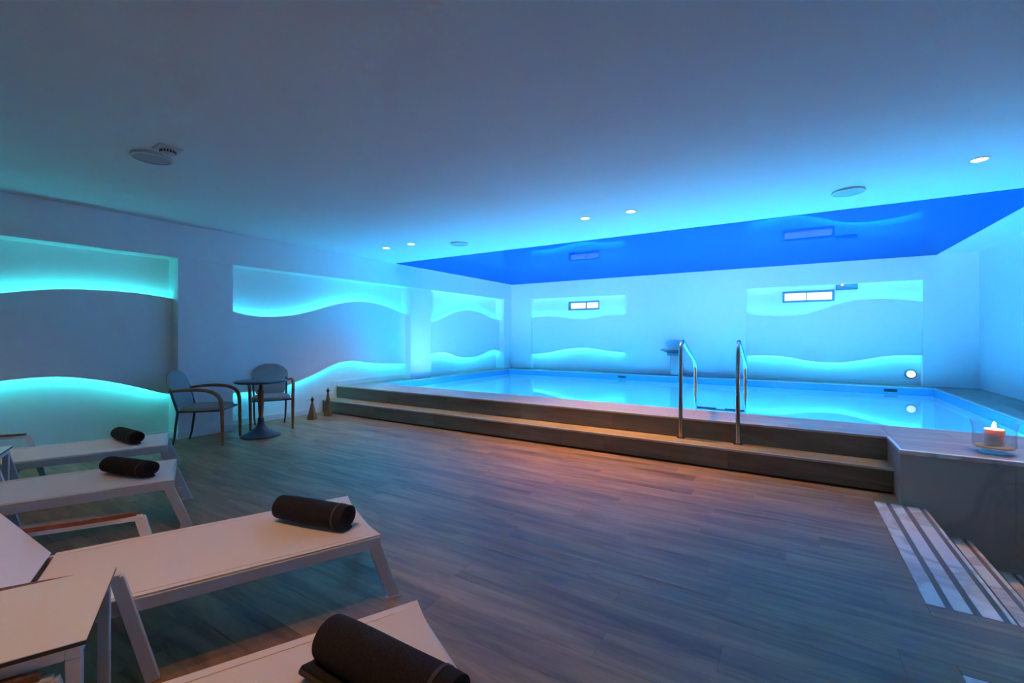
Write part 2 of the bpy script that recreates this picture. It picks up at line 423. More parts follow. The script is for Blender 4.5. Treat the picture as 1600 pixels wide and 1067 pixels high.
# ------------------------------------------------------------------ marble stairs going down on the right
ms = MB()
H = .18
ms.box(SX0 + .002, SX1 - .02, SY0, SY1 + .28, -.10, -.004)
for k, (a, b) in enumerate(((.86, 1.11), (1.11, 1.36), (1.36, 1.61), (1.61, 1.86), (1.86, XR))):
    ms.box(a - .01, b - .012, SY0 + .002, BY - .012, -1.25, -H * (k + 1) - .012)
ms = struct(ms.build('marble_stairs', M['antislip']), 'stone stair flight going down to the right beside the platform')
def mpiece(name, a, b, z, y0=SY0, y1=SY1, mat='marble', th=.010, n=3):
    L_ = (y1 - y0) / n
    for i in range(n):
        MB().box(a, b, y0 + i * L_ + .001, y0 + (i + 1) * L_ - .001, z - th, z).build(name, M[mat], ms, bevel=.001)
for a, b in ((.561, .632), (.660, .727), (.756, .826)): mpiece('marble_strip', a, b, 0.002)
for a, b in ((.633, .659), (.728, .755), (.827, .850)): mpiece('grip_strip', a, b, -.001, mat='antislip', n=1)
MB().box(.851, .870, SY0, SY1, -.03, .002).build('stair_nosing', M['marble'], ms, bevel=.004)
MB().box(.852, .862, SY0, SY1, -H, -.03).build('stair_riser', M['marble'], ms)
for k in range(1, 5):
    x0 = .87 + .25 * (k - 1); z = -H * k
    mpiece('grip_strip', x0 + .002, x0 + .128, z - .001, SY0 + .005, BY - .014, 'antislip', n=1)
    mpiece('marble_strip', x0 + .130, x0 + .192, z, SY0 + .005, BY - .014)
    mpiece('grip_strip', x0 + .194, x0 + .214, z - .001, SY0 + .005, BY - .014, 'antislip', n=1)
    MB().box(x0 + .216, x0 + .240, SY0 + .005, BY - .014, z - .03, z).build('stair_nosing', M['marble'], ms, bevel=.004)
    MB().box(x0 + .222, x0 + .232, SY0 + .005, BY - .014, z - H, z - .03).build('stair_riser', M['marble'], ms)
# second landing strip near the camera
ms2 = struct(MB().box(SX0 + .002, SX1, .602, 2.362, -.10, -.004).build('marble_landing', M['antislip']), 'second marble landing strip at the near edge of the floor')
for a, b in ((.561, .632), (.660, .727), (.756, .826)):
    for i in range(3):
        MB().box(a, b, .61 + i * .584, .61 + (i + 1) * .584 - .002, -.010, .002).build('marble_strip', M['marble'], ms2, bevel=.001)
MB().box(SX1 + .02, XR, .6, 2.364, -1.25, -.36).build('lower_tread', M['marble'], ms2)

# ------------------------------------------------------------------ raised platform: steps, deck, stone block
XD0 = XN + .0145
st = MB()
st.box(XD0, BX, YS1 + .030, YS2 + .03, .0, Z1 - .022)
st.box(XD0, BX, YS2 + .030, PY0 - .02, .0, Z2 - .022)
st.box(BX + .012, XR, BY + .014, PY0 - .02, -1.25, Z2 - .030)
st = struct(st.build('pool_steps', M['joint']), 'two long wooden steps up to the pool platform')
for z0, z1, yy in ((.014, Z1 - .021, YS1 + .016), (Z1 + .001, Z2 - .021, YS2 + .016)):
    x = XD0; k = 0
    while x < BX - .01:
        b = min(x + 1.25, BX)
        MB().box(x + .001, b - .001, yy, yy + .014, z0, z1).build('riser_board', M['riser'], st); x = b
x = XD0
while x < BX - .01:
    b = min(x + 1.45, BX)
    MB().box(x + .001, b - .001, YS1 + .018, YS2 + .016, Z1 - .02, Z1).build('tread_board', M['tread'], st); x = b
MB().box(XD0, BX, YS1, YS1 + .017, Z1 - .02, Z1 + .001).build('nosing', M['nosing'], st, bevel=.003)
MB().box(XD0, BX, YS2, YS2 + .017, Z2 - .02, Z2 + .001).build('nosing', M['nosing'], st, bevel=.003)
# stone block face and its side
for a, b in ((BX, 1.34), (1.342, 1.96), (1.962, XR)):
    MB().box(a, b, BY, BY + .012, -1.25, Z2 - .031).build('stone_panel', M['stone'], st)
MB().box(BX, BX + .011, BY + .012, YS2 + .018, 0, Z2 - .031).build('side_panel', M['deck'], st)
MB().box(BX - .008, XR, BY - .010, BY + .030, Z2 - .030, Z2 + .001).build('block_coping', M['marble'], st, bevel=.003)
MB().box(BX - .008, BX + .022, BY + .031, YS2 + .017, Z2 - .030, Z2 + .001).build('block_coping', M['nosing'], st, bevel=.003)
sk = [(BX + .01, .0), (.87, -.0), (1.12, -H), (1.37, -2 * H), (1.62, -3 * H)]
for k, (a, b, z) in enumerate(((BX + .02, .87, 0), (.87, 1.11, -H), (1.11, 1.36, -2 * H), (1.36, 1.61, -3 * H))):
    MB().box(a, b, BY - .012, BY - .001, z, z + .030).build('stair_skirting', M['stone'], st)

# deck boards
dk = MB()
dk.box(XD0, PX0 - .012, PY0 - .02, YN - .013, .05, Z2 - .012)
dk.box(PX1 + .012, XR, PY0 - .02, YN - .013, .05, Z2 - .012)
dk.box(PX0 - .012, PX1 + .012, PY1 + .012, YN - .013, .05, Z2 - .012)
dk.box(XD0, XR, YS2 + .03, PY0 - .021, Z2 - .021, Z2 - .012)
dk = struct(dk.build('pool_deck', M['joint']), 'wooden deck around the pool')
def boards(x0, x1, y0, y1, rows, ln, along='X', stag=.45):
    for r in range(rows):
        if along == 'X':
            a, b = y0 + (y1 - y0) * r / rows, y0 + (y1 - y0) * (r + 1) / rows
            x = x0 - stag * ((r * 2) % 3)
            while x < x1 - .02:
                p, q = max(x, x0), min(x + ln, x1)
                if q - p > .05: MB().box(p + .001, q - .001, a + .001, b - .001, Z2 - .012, Z2).build('deck_board', M['deck'], dk)
                x += ln
        else:
            a, b = x0 + (x1 - x0) * r / rows, x0 + (x1 - x0) * (r + 1) / rows
            yv = y0 - stag * ((r * 2) % 3)
            while yv < y1 - .02:
                p, q = max(yv, y0), min(yv + ln, y1)
                if q - p > .05: MB().box(a + .001, b - .001, p + .001, q - .001, Z2 - .012, Z2).build('deck_board', M['deck'], dk)
                yv += ln
boards(XD0, BX + .023, YS2 + .018, PY0 - .032, 3, 1.35)
boards(BX + .024, XR, BY + .031, PY0 - .032, 6, 1.35)
boards(PX1 + .032, XR, PY0 - .030, YB + .004, 3, 1.35, 'Y')
boards(XL + .002, PX0 - .032, PY0 - .030, YB + .004, 1, 1.35, 'Y')
boards(PX0 - .030, PX1 + .030, PY1 + .032, YB + .004, 2, 1.35)
for x0, x1, y0, y1 in ((XN + .015, XL, YS2 + .02, 6.569), (XN + .015, XL, 7.181, 10.039)):
    if y0 > 6: MB().box(x0, x1, y0, y1, Z2 - .012, Z2).build('deck_board', M['deck'], dk)
    else: MB().box(x0, x1, PY0 - .030, y1, Z2 - .012, Z2).build('deck_board', M['deck'], dk)
for a, b in ((-5.879, -3.321), (-.759, 1.974)): MB().box(a, b, YB + .006, YN - .013, Z2 - .012, Z2).build('deck_board', M['deck'], dk)
# coping trim round the pool
for x0, x1, y0, y1 in ((PX0 - .03, PX1 + .03, PY0 - .03, PY0), (PX0 - .03, PX1 + .03, PY1, PY1 + .03), (PX0 - .03, PX0, PY0, PY1), (PX1, PX1 + .03, PY0, PY1)):
    MB().box(x0, x1, y0, y1, Z2 - .02, Z2 + .002).build('coping_strip', M['nosing'], dk, bevel=.003)

# ------------------------------------------------------------------ pool basin, water, lamps
pb = MB(); ZP = -.78
pb.box(PX0 - .012, PX1 + .012, PY0 - .012, PY1 + .012, ZP - .05, ZP)
for x0, x1, y0, y1 in ((PX0 - .012, PX1 + .012, PY0 - .012, PY0), (PX0 - .012, PX1 + .012, PY1, PY1 + .012), (PX0 - .012, PX0, PY0, PY1), (PX1, PX1 + .012, PY0, PY1)):
    pb.box(x0, x1, y0, y1, ZP, Z2 - .02)
pb = struct(pb.build('pool_basin', M['pool']), 'pale pool basin sunk into the platform')
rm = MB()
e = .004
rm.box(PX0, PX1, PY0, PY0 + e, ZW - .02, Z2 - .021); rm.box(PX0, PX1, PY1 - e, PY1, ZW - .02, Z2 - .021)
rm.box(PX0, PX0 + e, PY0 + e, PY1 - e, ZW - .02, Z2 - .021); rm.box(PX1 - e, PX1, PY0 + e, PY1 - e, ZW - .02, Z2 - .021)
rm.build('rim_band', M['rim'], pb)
for x0, x1 in ((1.397, 1.577), (-3.366, -3.185)):
    MB().box(x0, x1, PY1 - .010, PY1 - .005, .325, .372).build('skimmer_slot', M['dark'], pb)
wt = MB().box(PX0 + .001, PX1 - .001, PY0 + .001, PY1 - .001, ZW - .001, ZW)
me_w = MB(); me_w.v = [(PX0 + .001, PY0 + .001, ZW), (PX1 - .001, PY0 + .001, ZW), (PX1 - .001, PY1 - .001, ZW), (PX0 + .001, PY1 - .001, ZW)]; me_w.f = [(0, 1, 2, 3)]
water = me_w.build('pool_water', M['water']); tag(water, 'still glowing blue water filling the pool', 'water', kind='stuff')
for i, x in enumerate((-5.4, -3.6, -1.9, .0, 1.35)):
    t = empty('pool_lamp', (x, PY0 + .001, -.2)); tag(t, 'round underwater lamp on the near pool wall, %s from the left' % ('first', 'second', 'third', 'fourth', 'fifth')[i], 'lamp', 'underwater lamps on the near pool wall')
    MB().tube([(0, 0, 0), (0, .02, 0)], .11, 24).build('lamp_ring', M['chrome'], t, smooth=True)
    MB().tube([(0, .021, 0), (0, .026, 0)], .09, 24).build('lamp_lens', M['poollamp'], t)
    light('pool_light', 'AREA', (0, .04, 0), POOL_W, POOL_COL, (R(38), 0, R((30, 0, 0, 0, -35)[i])), t, shape='DISK', size=.18, spread=R(118))
    tx, ty, tz = ((-6.5, 8.6, 2.6), (-5.2, YB, 3.4), (-2.6, YB, 3.4), (-.2, YB, 3.4), (1.2, YB, 3.3))[i]
    q = Vector((tx - x, ty - PY0 - .06, tz + .2)).to_track_quat('-Z', 'Y').to_euler()
    light('pool_beam', 'SPOT', (0, .06, 0), UP_W * (.75, 1.1, 1.1, 1.1, .6)[i], UP_COL, tuple(q), t, spot_size=R(66), spot_blend=1.0, shadow_soft_size=.09)
# ------------------------------------------------------------------ pool ladder
ld = empty('pool_ladder', (-.7115, 4.96, Z1)); tag(ld, 'polished steel pool ladder with two bent handrails rising from the lower step', 'ladder')
def railpath(dx):
    p = []
    y0 = .012
    p += [(dx, y0, 0), (dx, y0, .5), (dx, y0, .84)]
    for a in range(0, 131, 13):                       # bend over the top
        an = R(a); p.append((dx, y0 + .125 * (1 - math.cos(an)), .90 + .125 * math.sin(an)))
    p += [(dx, .78, .80)]
    for a in range(0, 51, 10): p.append((dx, .80 + .10 * math.sin(R(a)) , .785 - .10 * (1 - math.cos(R(a))) - .0012 * a))
    p += [(dx, .905, .55), (dx, .905, .34), (dx, .92, .28), (dx, .985, .10), (dx, 1.0, -.1), (dx, 1.0, -.80)]
    return p
for dx in (-.2725, .2725):
    MB().tube(railpath(dx), .0215, 16).build('handrail', M['chrome'], ld, smooth=True)
    MB().lathe([(.042, .0005), (.042, .008), (.030, .014)], 24, dx, .012).build('floor_flange', M['chrome'], ld, smooth=True)
for k, (yy, zz) in enumerate(((.955, .195), (1.0, -.08), (1.0, -.34))):
    a = MB().box(-.25, .25, yy - .035, yy + .035, zz - .012, zz + .008).build('ladder_step', M['chrome'], ld, bevel=.004)
    MB().box(-.25, -.05, yy - .030, yy + .030, zz + .0085, zz + .014).build('grip_pad', M['black'], a)
    MB().box(.05, .25, yy - .030, yy + .030, zz + .0085, zz + .014).build('grip_pad', M['black'], a)

# ------------------------------------------------------------------ waterfall spout on the far deck
wf = empty('waterfall_spout', (-2.14, 10.22, Z2)); tag(wf, 'brushed steel waterfall spout standing at the far pool edge', 'fountain')
MB().box(-.10, .10, -.03, .03, .006, .46).build('column', M['steel'], wf, bevel=.012)
MB().box(-.13, .13, -.06, .06, 0, .008).build('base_plate', M['steel'], wf, bevel=.002)
prof = [(-.50, .565), (-.50, .578), (-.30, .60), (-.05, .605), (.05, .57), (.07, .50), (.07, .44), (-.06, .44), (-.10, .50), (-.28, .55)]
MB().prism(prof, lambda yv, z: (-.20 if yv < -.2 else -.15, yv, z), lambda yv, z: (.20 if yv < -.2 else .15, yv, z)).build('spout_head', M['steel'], wf, bevel=.004)
MB().box(-.17, .17, -.506, -.5005, .566, .577).build('outlet_slot', M['dark'], wf)

# ------------------------------------------------------------------ small fittings
wv = empty('wall_vent', (.917, YN - .012, 2.22)); tag(wv, 'small grey louvred vent box beside the right-hand window', 'vent')
fr = MB()
fr.box(-.168, .168, -.020, .011, .038, .052); fr.box(-.168, .168, -.020, .011, -.052, -.038)
fr.box(-.168, -.154, -.020, .011, -.038, .038); fr.box(.154, .168, -.020, .011, -.038, .038); fr.box(-.154, .154, 0, .011, -.038, .038)
fr.build('frame', M['wframe'], wv)
for k in range(3): MB().box(-.153, .153, -.016, -.001, -.028 + .024 * k, -.016 + .024 * k).build('slat', M['tile'], wv)
MB().lathe([(.006, 0), (.012, .004), (.012, .014), (.006, .018)], 16, -.07, -.03).build('indicator', M['lampface'], wv, loc=(0, 0, .034))
wlmp = empty('wall_lamp', (1.84, YN - .001, .612)); tag(wlmp, 'round bright porthole lamp low on the back wall at right', 'lamp')
MB().tube([(0, 0, 0), (0, -.02, 0), (0, -.035, 0)], [.086, .084, .070], 28).build('bezel', M['steel'], wlmp, smooth=True)
MB().tube([(0, -.036, 0), (0, -.045, 0), (0, -.050, 0)], [.064, .055, .028], 28).build('lens', M['wallamp'], wlmp, smooth=True)

grp = 'warm ceiling downlights'
dls = [(-5.46, 4.97, 'warm ceiling downlight nearest the left wall'), (-4.91, 4.97, 'second warm ceiling downlight from the left wall'),
       (-2.07, 4.97, 'left one of the two downlights over the middle of the steps'), (-1.52, 4.97, 'right one of the two downlights over the middle of the steps'),
       (1.28, 4.97, 'ceiling downlight at the far right above the candle end'), (1.83, 4.97, 'downlight next to the right wall above the stone block')]
dls += [(x, .62, 'downlight in the row above the loungers, %s' % n) for x, n in ((-5.46, 'nearest the left wall'), (-4.91, 'second from the left wall'), (-2.07, 'third from the left wall'), (-1.52, 'fourth from the left wall'))]
dls += [(1.28, 3.3, 'downlight over the head of the marble stairs')] if False else []
for x, yv, lab in dls:
    t = empty('ceiling_downlight', (x, yv, ZC)); tag(t, lab, 'downlight', grp)
    MB().lathe([(.052, -.006), (.062, -.004), (.062, 0), (.052, -.0005)], 28, cap=False).build('trim_ring', M['plastic'], t, smooth=True)
    MB().lathe([(.050, -.004), (.050, -.001)], 28).build('lamp_face', M['lampface'], t)
    if yv > 2:
        e = 250 if x in (-2.07, -1.52) else 55 if x > 0 else 60
        light('downlight_beam', 'SPOT', (0, 0, -.02), e, (1.0, .45, .08), (0, 0, 0), t, spot_size=R(98), spot_blend=1.0, shadow_soft_size=.04)
        continue
    e = WARM_W * (.15 if x < -4 else .42)
    light('downlight_beam', 'SPOT', (0, 0, -.02), e, WARM, (0, 0, 0), t, spot_size=R(104), spot_blend=.9, shadow_soft_size=.04)
for x, yv, lab in ((.48, 5.375, 'round ceiling speaker between the pool ceiling and the right downlight'), (-4.25, 5.315, 'round ceiling speaker near the left corner of the blue ceiling'), (-4.226, 1.466, 'round ceiling speaker beside the smoke detector above the loungers')):
    t = empty('ceiling_speaker', (x, yv, ZC)); tag(t, lab, 'speaker', 'round ceiling speakers')
    MB().lathe([(.118, -.024), (.135, -.020), (.135, -.014), (.128, 0)], 40, cap=False).build('rim', M['plastic'], t, smooth=True)
    MB().lathe([(.116, -.021), (.116, -.012)], 40).build('grille', M['mesh'], t)
sd = empty('smoke_detector', (-3.95, 1.47, ZC)); tag(sd, 'small square smoke detector with slotted round body on the ceiling', 'smoke detector')
MB().box(-.075, .075, -.075, .075, -.012, 0).build('base', M['plastic'], sd, bevel=.004)
MB().lathe([(.030, -.052), (.046, -.040), (.050, -.014)], 28).build('body', M['plastic'], sd, smooth=True)
for k in range(16):
    a = 2 * math.pi * k / 16
    mt = Matrix.Rotation(a, 4, 'Z')
    MB().box(.0462, .0505, -.005, .005, -.036, -.020, mt).build('slot', M['black'], sd)

# ------------------------------------------------------------------ candle in a hurricane glass
cn = empty('candle_holder', (1.30, 4.745, Z2 + .002)); tag(cn, 'flared glass hurricane with sand standing on the platform corner', 'candle holder')
outer = [(.075, .0), (.082, .004), (.078, .012), (.055, .020), (.07, .028), (.108, .040), (.118, .060), (.116, .12), (.118, .18), (.132, .235), (.136, .245)]
inner = [(.133, .245), (.129, .235), (.115, .18), (.113, .12), (.115, .062), (.104, .044), (.04, .036)]
MB().lathe(outer + inner, 48).build('glass_bowl', M['glass'], cn, smooth=True)
MB().lathe([(.06, .0365), (.103, .0445), (.106, .050), (.100, .054), (.03, .058)], 40).build('sand', M['sand'], cn, smooth=True)
ca = empty('pillar_candle', (1.30, 4.745, Z2 + .062)); tag(ca, 'lit cream pillar candle inside the hurricane glass', 'candle')
MB().lathe([(.055, 0), (.057, .01), (.057, .110), (.053, .118), (.030, .108), (.012, .105)], 36).build('wax', M['wax'], ca, smooth=True)
MB().tube([(0, 0, .104), (.001, 0, .116)], .0015, 8).build('wick', M['black'], ca)
MB().lathe([(.001, .114), (.010, .122), (.013, .132), (.009, .152), (.001, .172)], 20).build('flame', M['flame'], ca, smooth=True)
light('candle_light', 'POINT', (0, 0, .185), 2.2, (1, .55, .2), (0, 0, 0), ca, shadow_soft_size=.012)

# ------------------------------------------------------------------ armchairs
def make_chair():
    """local frame: +Y is the way the sitter faces, origin on the floor under the seat centre"""
    t = empty('armchair', (0, 0, 0))
    W2 = .245
    for s in (-1, 1):
        MB().tube([(s * .19, -.285, 0), (s * .20, -.262, .10), (s * .205, -.245, .25), (s * .205, -.225, .40), (s * .215, -.27, .56), (s * .215, -.305, .68)], [.010, .012, .013, .014, .013, .012], 10).build('back_leg', M['bluemetal'], t, smooth=True)
        pts = [(s * .235, -.30, .645), (s * .262, -.22, .655), (s * .270, -.10, .665), (s * .272, .05, .662), (s * .270, .15, .640), (s * .266, .215, .600), (s * .262, .250, .54), (s * .258, .262, .45), (s * .256, .268, .25), (s * .254, .272, 0)]
        rs = [.014, .016, .018, .020, .021, .022, .022, .021, .019, .015]
        # smooth the bentwood arm
        q = []; qr = []
        for i in range(len(pts) - 1):
            p0, p1, p2, p3 = (Vector(pts[max(i - 1, 0)]), Vector(pts[i]), Vector(pts[i + 1]), Vector(pts[min(i + 2, len(pts) - 1)]))
            for k in range(4):
                u = k / 4
                q.append(.5 * ((2 * p1) + (p2 - p0) * u + (2 * p0 - 5 * p1 + 4 * p2 - p3) * u * u + (3 * p1 - p0 - 3 * p2 + p3) * u ** 3)); qr.append(rs[i] + (rs[i + 1] - rs[i]) * u)
        q.append(Vector(pts[-1])); qr.append(rs[-1])
        MB().tube(q, qr, 12).build('bentwood_arm', M['chairwood'], t, smooth=True)
    # seat frame and cushion
    fr = MB()
    fr.tube([(-.205, -.225, .40), (-.235, .24, .41), (.235, .24, .41), (.205, -.225, .40), (-.205, -.225, .40)], .011, 8)
    fr.build('seat_frame', M['bluemetal'], t, smooth=True)
    def ring(sx, sy, z, n=32, e=3.2):
        o = []
        for k in range(n):
            a = 2 * math.pi * k / n; c, s_ = math.cos(a), math.sin(a)
            o.append((sx * math.copysign(abs(c) ** (2 / e), c), sy * math.copysign(abs(s_) ** (2 / e), s_) , z))
        return o
    m = MB(); n = 32
    lev = [(.215, .235, .405), (.232, .250, .415), (.236, .254, .435), (.228, .246, .452), (.19, .205, .462), (.10, .11, .465)]
    for a, b, z in lev:
        m.v += [(x * (1 + .06 * yv / .25), yv + .005, z) for x, yv, z in ring(a, b, z)]
    for i in range(len(lev) - 1):
        for k in range(n): m.f.append((i * n + k, i * n + (k + 1) % n, (i + 1) * n + (k + 1) % n, (i + 1) * n + k))
    m.f.append(tuple(range(n))[::-1]); m.f.append(tuple((len(lev) - 1) * n + k for k in range(n)))
    m.build('seat', M['uphol'], t, smooth=True)
    # padded back: rounded top, narrower foot, leaning back
    m = MB(); rows_ = 14; cols = 10
    def bw(u):                                        # half width with height 0..1
        return .180 + .060 * math.sin(min(1, u / .7) * math.pi / 2) if u < .62 else .24 * math.sqrt(max(0, 1 - ((u - .62) / .40) ** 2))
    def pt(u, v, side):
        z = .455 + .425 * u; x = bw(u) * v
        yb = -.235 - .13 * u - .02 * (1 - v * v) ** 1
        th = .021 * (1 - v ** 4) * (1 - (2 * u - 1) ** 6) + .004
        return (x, yb + side * th, z)
    for side in (1, -1):
        for i in range(rows_ + 1):
            for j in range(cols + 1): m.v.append(pt(i / rows_, 2 * j / cols - 1, side))
    n1 = (rows_ + 1) * (cols + 1)
    idx = lambda s, i, j: s * n1 + i * (cols + 1) + j
    for s in (0, 1):
        for i in range(rows_):
            for j in range(cols):
                m.f.append((idx(s, i, j), idx(s, i, j + 1), idx(s, i + 1, j + 1), idx(s, i + 1, j)))
    for i in range(rows_):
        for j in (0, cols): m.f.append((idx(0, i, j), idx(1, i, j), idx(1, i + 1, j), idx(0, i + 1, j)))
    for j in range(cols):
        for i in (0, rows_): m.f.append((idx(0, i, j), idx(1, i, j), idx(1, i, j + 1), idx(0, i, j + 1)))
    m.build('backrest', M['uphol'], t, smooth=True)
    MB().tube([(-.215, -.305, .66), (-.12, -.345, .665), (0, -.356, .667), (.12, -.345, .665), (.215, -.305, .66)], .010, 8).build('back_rail', M['bluemetal'], t, smooth=True)
    return t
ch = make_chair()
ch.location = (-6.06, 2.665, 0); ch.rotation_euler.z = R(43 - 90)
tag(ch, 'upholstered armchair with bentwood arms against the white pillar, left of the round table', 'armchair', 'armchairs at the round table')
ch2 = copy_tree(ch); ch2.location = (-6.245, 3.56, 0); ch2.rotation_euler.z = R(-27 - 90)
tag(ch2, 'upholstered armchair with rounded back behind the round table, in front of the glowing wave bay', 'armchair', 'armchairs at the round table')

rt = empty('round_table', (-5.812, 3.180, 0)); tag(rt, 'small round dark bistro table with wooden column and flared metal foot', 'table')
MB().lathe([(.288, .692), (.302, .698), (.302, .716), (.296, .720)], 48).build('tabletop', M['tabletop'], rt, smooth=True)
MB().lathe([(.09, .684), (.09, .691)], 24).build('mounting_plate', M['bluemetal'], rt)
MB().lathe([(.020, .60), (.020, .684)], 20).build('upper_stem', M['bluemetal'], rt, smooth=True)
MB().lathe([(.026, .24), (.029, .30), (.037, .48), (.039, .59), (.034, .60)], 28).build('wooden_column', M['chairwood'], rt, smooth=True)
MB().lathe([(.220, .0), (.230, .008), (.226, .020), (.18, .040), (.12, .075), (.065, .115), (.042, .16), (.034, .24)], 48).build('foot', M['bluemetal'], rt, smooth=True)

# ------------------------------------------------------------------ wooden obelisks by the steps
def obelisk(loc, w_, h, lab, rz):
    t = empty('wooden_obelisk', (*loc, 0), rz); tag(t, lab, 'ornament', 'wooden obelisk ornaments')
    m = MB(); a = w_ / 2
    m.v = [(-a, -a, 0), (a, -a, 0), (a, a, 0), (-a, a, 0), (-a, -a, .02), (a, -a, .02), (a, a, .02), (-a, a, .02)] + [(x * .012, y_ * .012, h) for x, y_ in ((-1, -1), (1, -1), (1, 1), (-1, 1))]
    m.f = [(3, 2, 1, 0), (0, 1, 5, 4), (1, 2, 6, 5), (2, 3, 7, 6), (3, 0, 4, 7), (4, 5, 9, 8), (5, 6, 10, 9), (6, 7, 11, 10), (7, 4, 8, 11), (8, 9, 10, 11)]
    m.build('body', M['obelisk'], t, bevel=.002)
    MB().lathe([(.008, h + .0005), (.020, h + .008), (.010, h + .016), (.026, h + .034), (.024, h + .050), (.010, h + .062), (.012, h + .068), (.002, h + .092)], 16).build('finial', M['black'], t, smooth=True)
obelisk((-6.30, 4.24), .106, .262, 'shorter pyramid-shaped wooden ornament with dark finial, left of its taller twin', .5)
obelisk((-6.36, 4.56), .098, .365, 'taller pyramid-shaped wooden ornament with dark finial beside the lower step', .45)

# ------------------------------------------------------------------ sun loungers
SZ, LW = .325, .64
def make_lounger():
    """local frame: +Y towards the foot end, origin on the floor under the middle of the foot edge, +X = side facing the pool stairs"""
    t = empty('sun_lounger', (0, 0, 0)); W2 = LW / 2; A = M['whitemetal']
    HL = 1.27
    for s in (-1, 1):
        MB().box(s * W2 - (.025 if s > 0 else 0), s * W2 + (.025 if s < 0 else 0), -1.62, 0.0, SZ - .055, SZ - .003).build('side_rail', A, t, bevel=.004)
    MB().box(-W2 + .026, W2 - .026, -.035, -.004, SZ - .055, SZ - .012).build('foot_rail', A, t, bevel=.004)
    MB().box(-W2 + .026, W2 - .026, -1.32, -1.29, SZ - .055, SZ - .018).build('middle_rail', A, t, bevel=.004)
    MB().box(-W2 + .026, W2 - .026, -1.62, -1.59, SZ - .055, SZ - .018).build('head_rail', A, t, bevel=.004)
    # seat sling, slightly dished between the rails
    nx, ny = 12, 8; m = MB()
    for k in (0, 1):
        for j in range(ny + 1):
            for i in range(nx + 1):
                u = 2 * i / nx - 1; v = j / ny
                z = SZ + .004 - .012 * (1 - u * u) * (1 - .35 * (2 * v - 1) ** 4) + .010 * max(0, v - .85) - k * .004
                yv = -HL + .01 + (HL - .01) * v - .020 * (1 - u * u) * max(0, (v - .8) / .2)
                m.v.append((u * (W2 - .004), yv, z))
    n1 = (nx + 1) * (ny + 1); ix = lambda k, j, i: k * n1 + j * (nx + 1) + i
    for k in (0, 1):
        for j in range(ny):
            for i in range(nx): m.f.append((ix(k, j, i), ix(k, j, i + 1), ix(k, j + 1, i + 1), ix(k, j + 1, i)))
    for j in range(ny):
        for i in (0, nx): m.f.append((ix(0, j, i), ix(1, j, i), ix(1, j + 1, i), ix(0, j + 1, i)))
    for i in range(nx):
        for j in (0, ny): m.f.append((ix(0, j, i), ix(1, j, i), ix(1, j, i + 1), ix(0, j, i + 1)))
    m.build('seat_sling', M['sling'], t, smooth=True)
    for s in (-1, 1):
        MB().box(s * (W2 - .036) - .002, s * (W2 - .036) + .002, -HL + .02, -.012, SZ - .001, SZ + .0042).build('sling_seam', M['sling'], t)
    # splayed foot-end legs
    for s in (-1, 1):
        x = s * (W2 - .013)
        lg = MB().beam((x, -.035, SZ - .03), (x, .070, 0.0), .024, .055, up=(0, 1, 0)).build('leg', A, t, bevel=.003)
        MB().box(x - .014, x + .014, .030, .098, 0, .010).build('foot_cap', M['plastic'], lg)
        MB().box(x - s * .013, x - s * .030, .012, .030, .075, .105).build('bracket', M['plastic'], lg)
    # backrest hinged at HL, raised
    an = R(54); dy, dz = -math.cos(an), math.sin(an); BL = .70
    for s in (-1, 1):
        x = s * (W2 - .045)
        MB().beam((x, -HL - .02, SZ + .004), (x, -HL - .02 + dy * BL, SZ + .004 + dz * BL), .022, .028).build('back_frame', A, t, bevel=.003)
    MB().beam((-W2 + .06, -HL - .02 + dy * BL, SZ + .004 + dz * BL), (W2 - .06, -HL - .02 + dy * BL, SZ + .004 + dz * BL), .024, .028).build('back_rail', A, t, bevel=.003)
    m = MB(); nrm = Vector((0, dz, -dy))
    for k in (0, 1):
        for j in range(ny + 1):
            for i in range(nx + 1):
                u = 2 * i / nx - 1; v = j / ny
                p = Vector((u * (W2 - .030), -HL - .015 + dy * BL * v, SZ + .006 + dz * BL * v)) + nrm * (.018 - .016 * (1 - u * u) * (1 - (2 * v - 1) ** 4) - k * .004)
                m.v.append(tuple(p))
    for k in (0, 1):
        for j in range(ny):
            for i in range(nx): m.f.append((ix(k, j, i), ix(k, j, i + 1), ix(k, j + 1, i + 1), ix(k, j + 1, i)))
    for j in range(ny):
        for i in (0, nx): m.f.append((ix(0, j, i), ix(1, j, i), ix(1, j + 1, i), ix(0, j + 1, i)))
    for i in range(nx):
        for j in (0, ny): m.f.append((ix(0, j, i), ix(1, j, i), ix(1, j, i + 1), ix(0, j, i + 1)))
    m.build('back_sling', M['sling'], t, smooth=True)
    MB().beam((-W2 + .07, -1.44, SZ - .02), (-W2 + .07, -1.58, SZ + .33), .016, .020).build('prop_stay', A, t)
    MB().beam((W2 - .07, -1.44, SZ - .02), (W2 - .07, -1.58, SZ + .33), .016, .020).build('prop_stay', A, t)
    # arms
    for s in (-1, 1):
        x = s * (W2 + .004)
        fr = MB()
        fr.beam((x, -.972, .421), (x, -.868, 0.0), .028, .042, up=(0, 1, 0))
        fr.beam((x, -.962, .419), (x, -1.50, .440), .028, .024)
        fr.beam((x, -1.49, .445), (x, -1.62, SZ - .03), .028, .036, up=(0, 1, 0))
        if s < 0: fr.beam((x, -.90, .275), (x, -1.17, 0.0), .024, .036, up=(0, 1, 0))
        f = fr.build('arm_frame', A, t, bevel=.003)
        m = MB(); pr = []
        for k in range(9):
            v = k / 8; yy = -.985 - .53 * v; hw = .010 + .022 * math.sin(min(1, v * 2.2) * math.pi / 2) if v < .5 else .032
            zt = .432 + .022 * v; pr.append((yy, hw, zt))
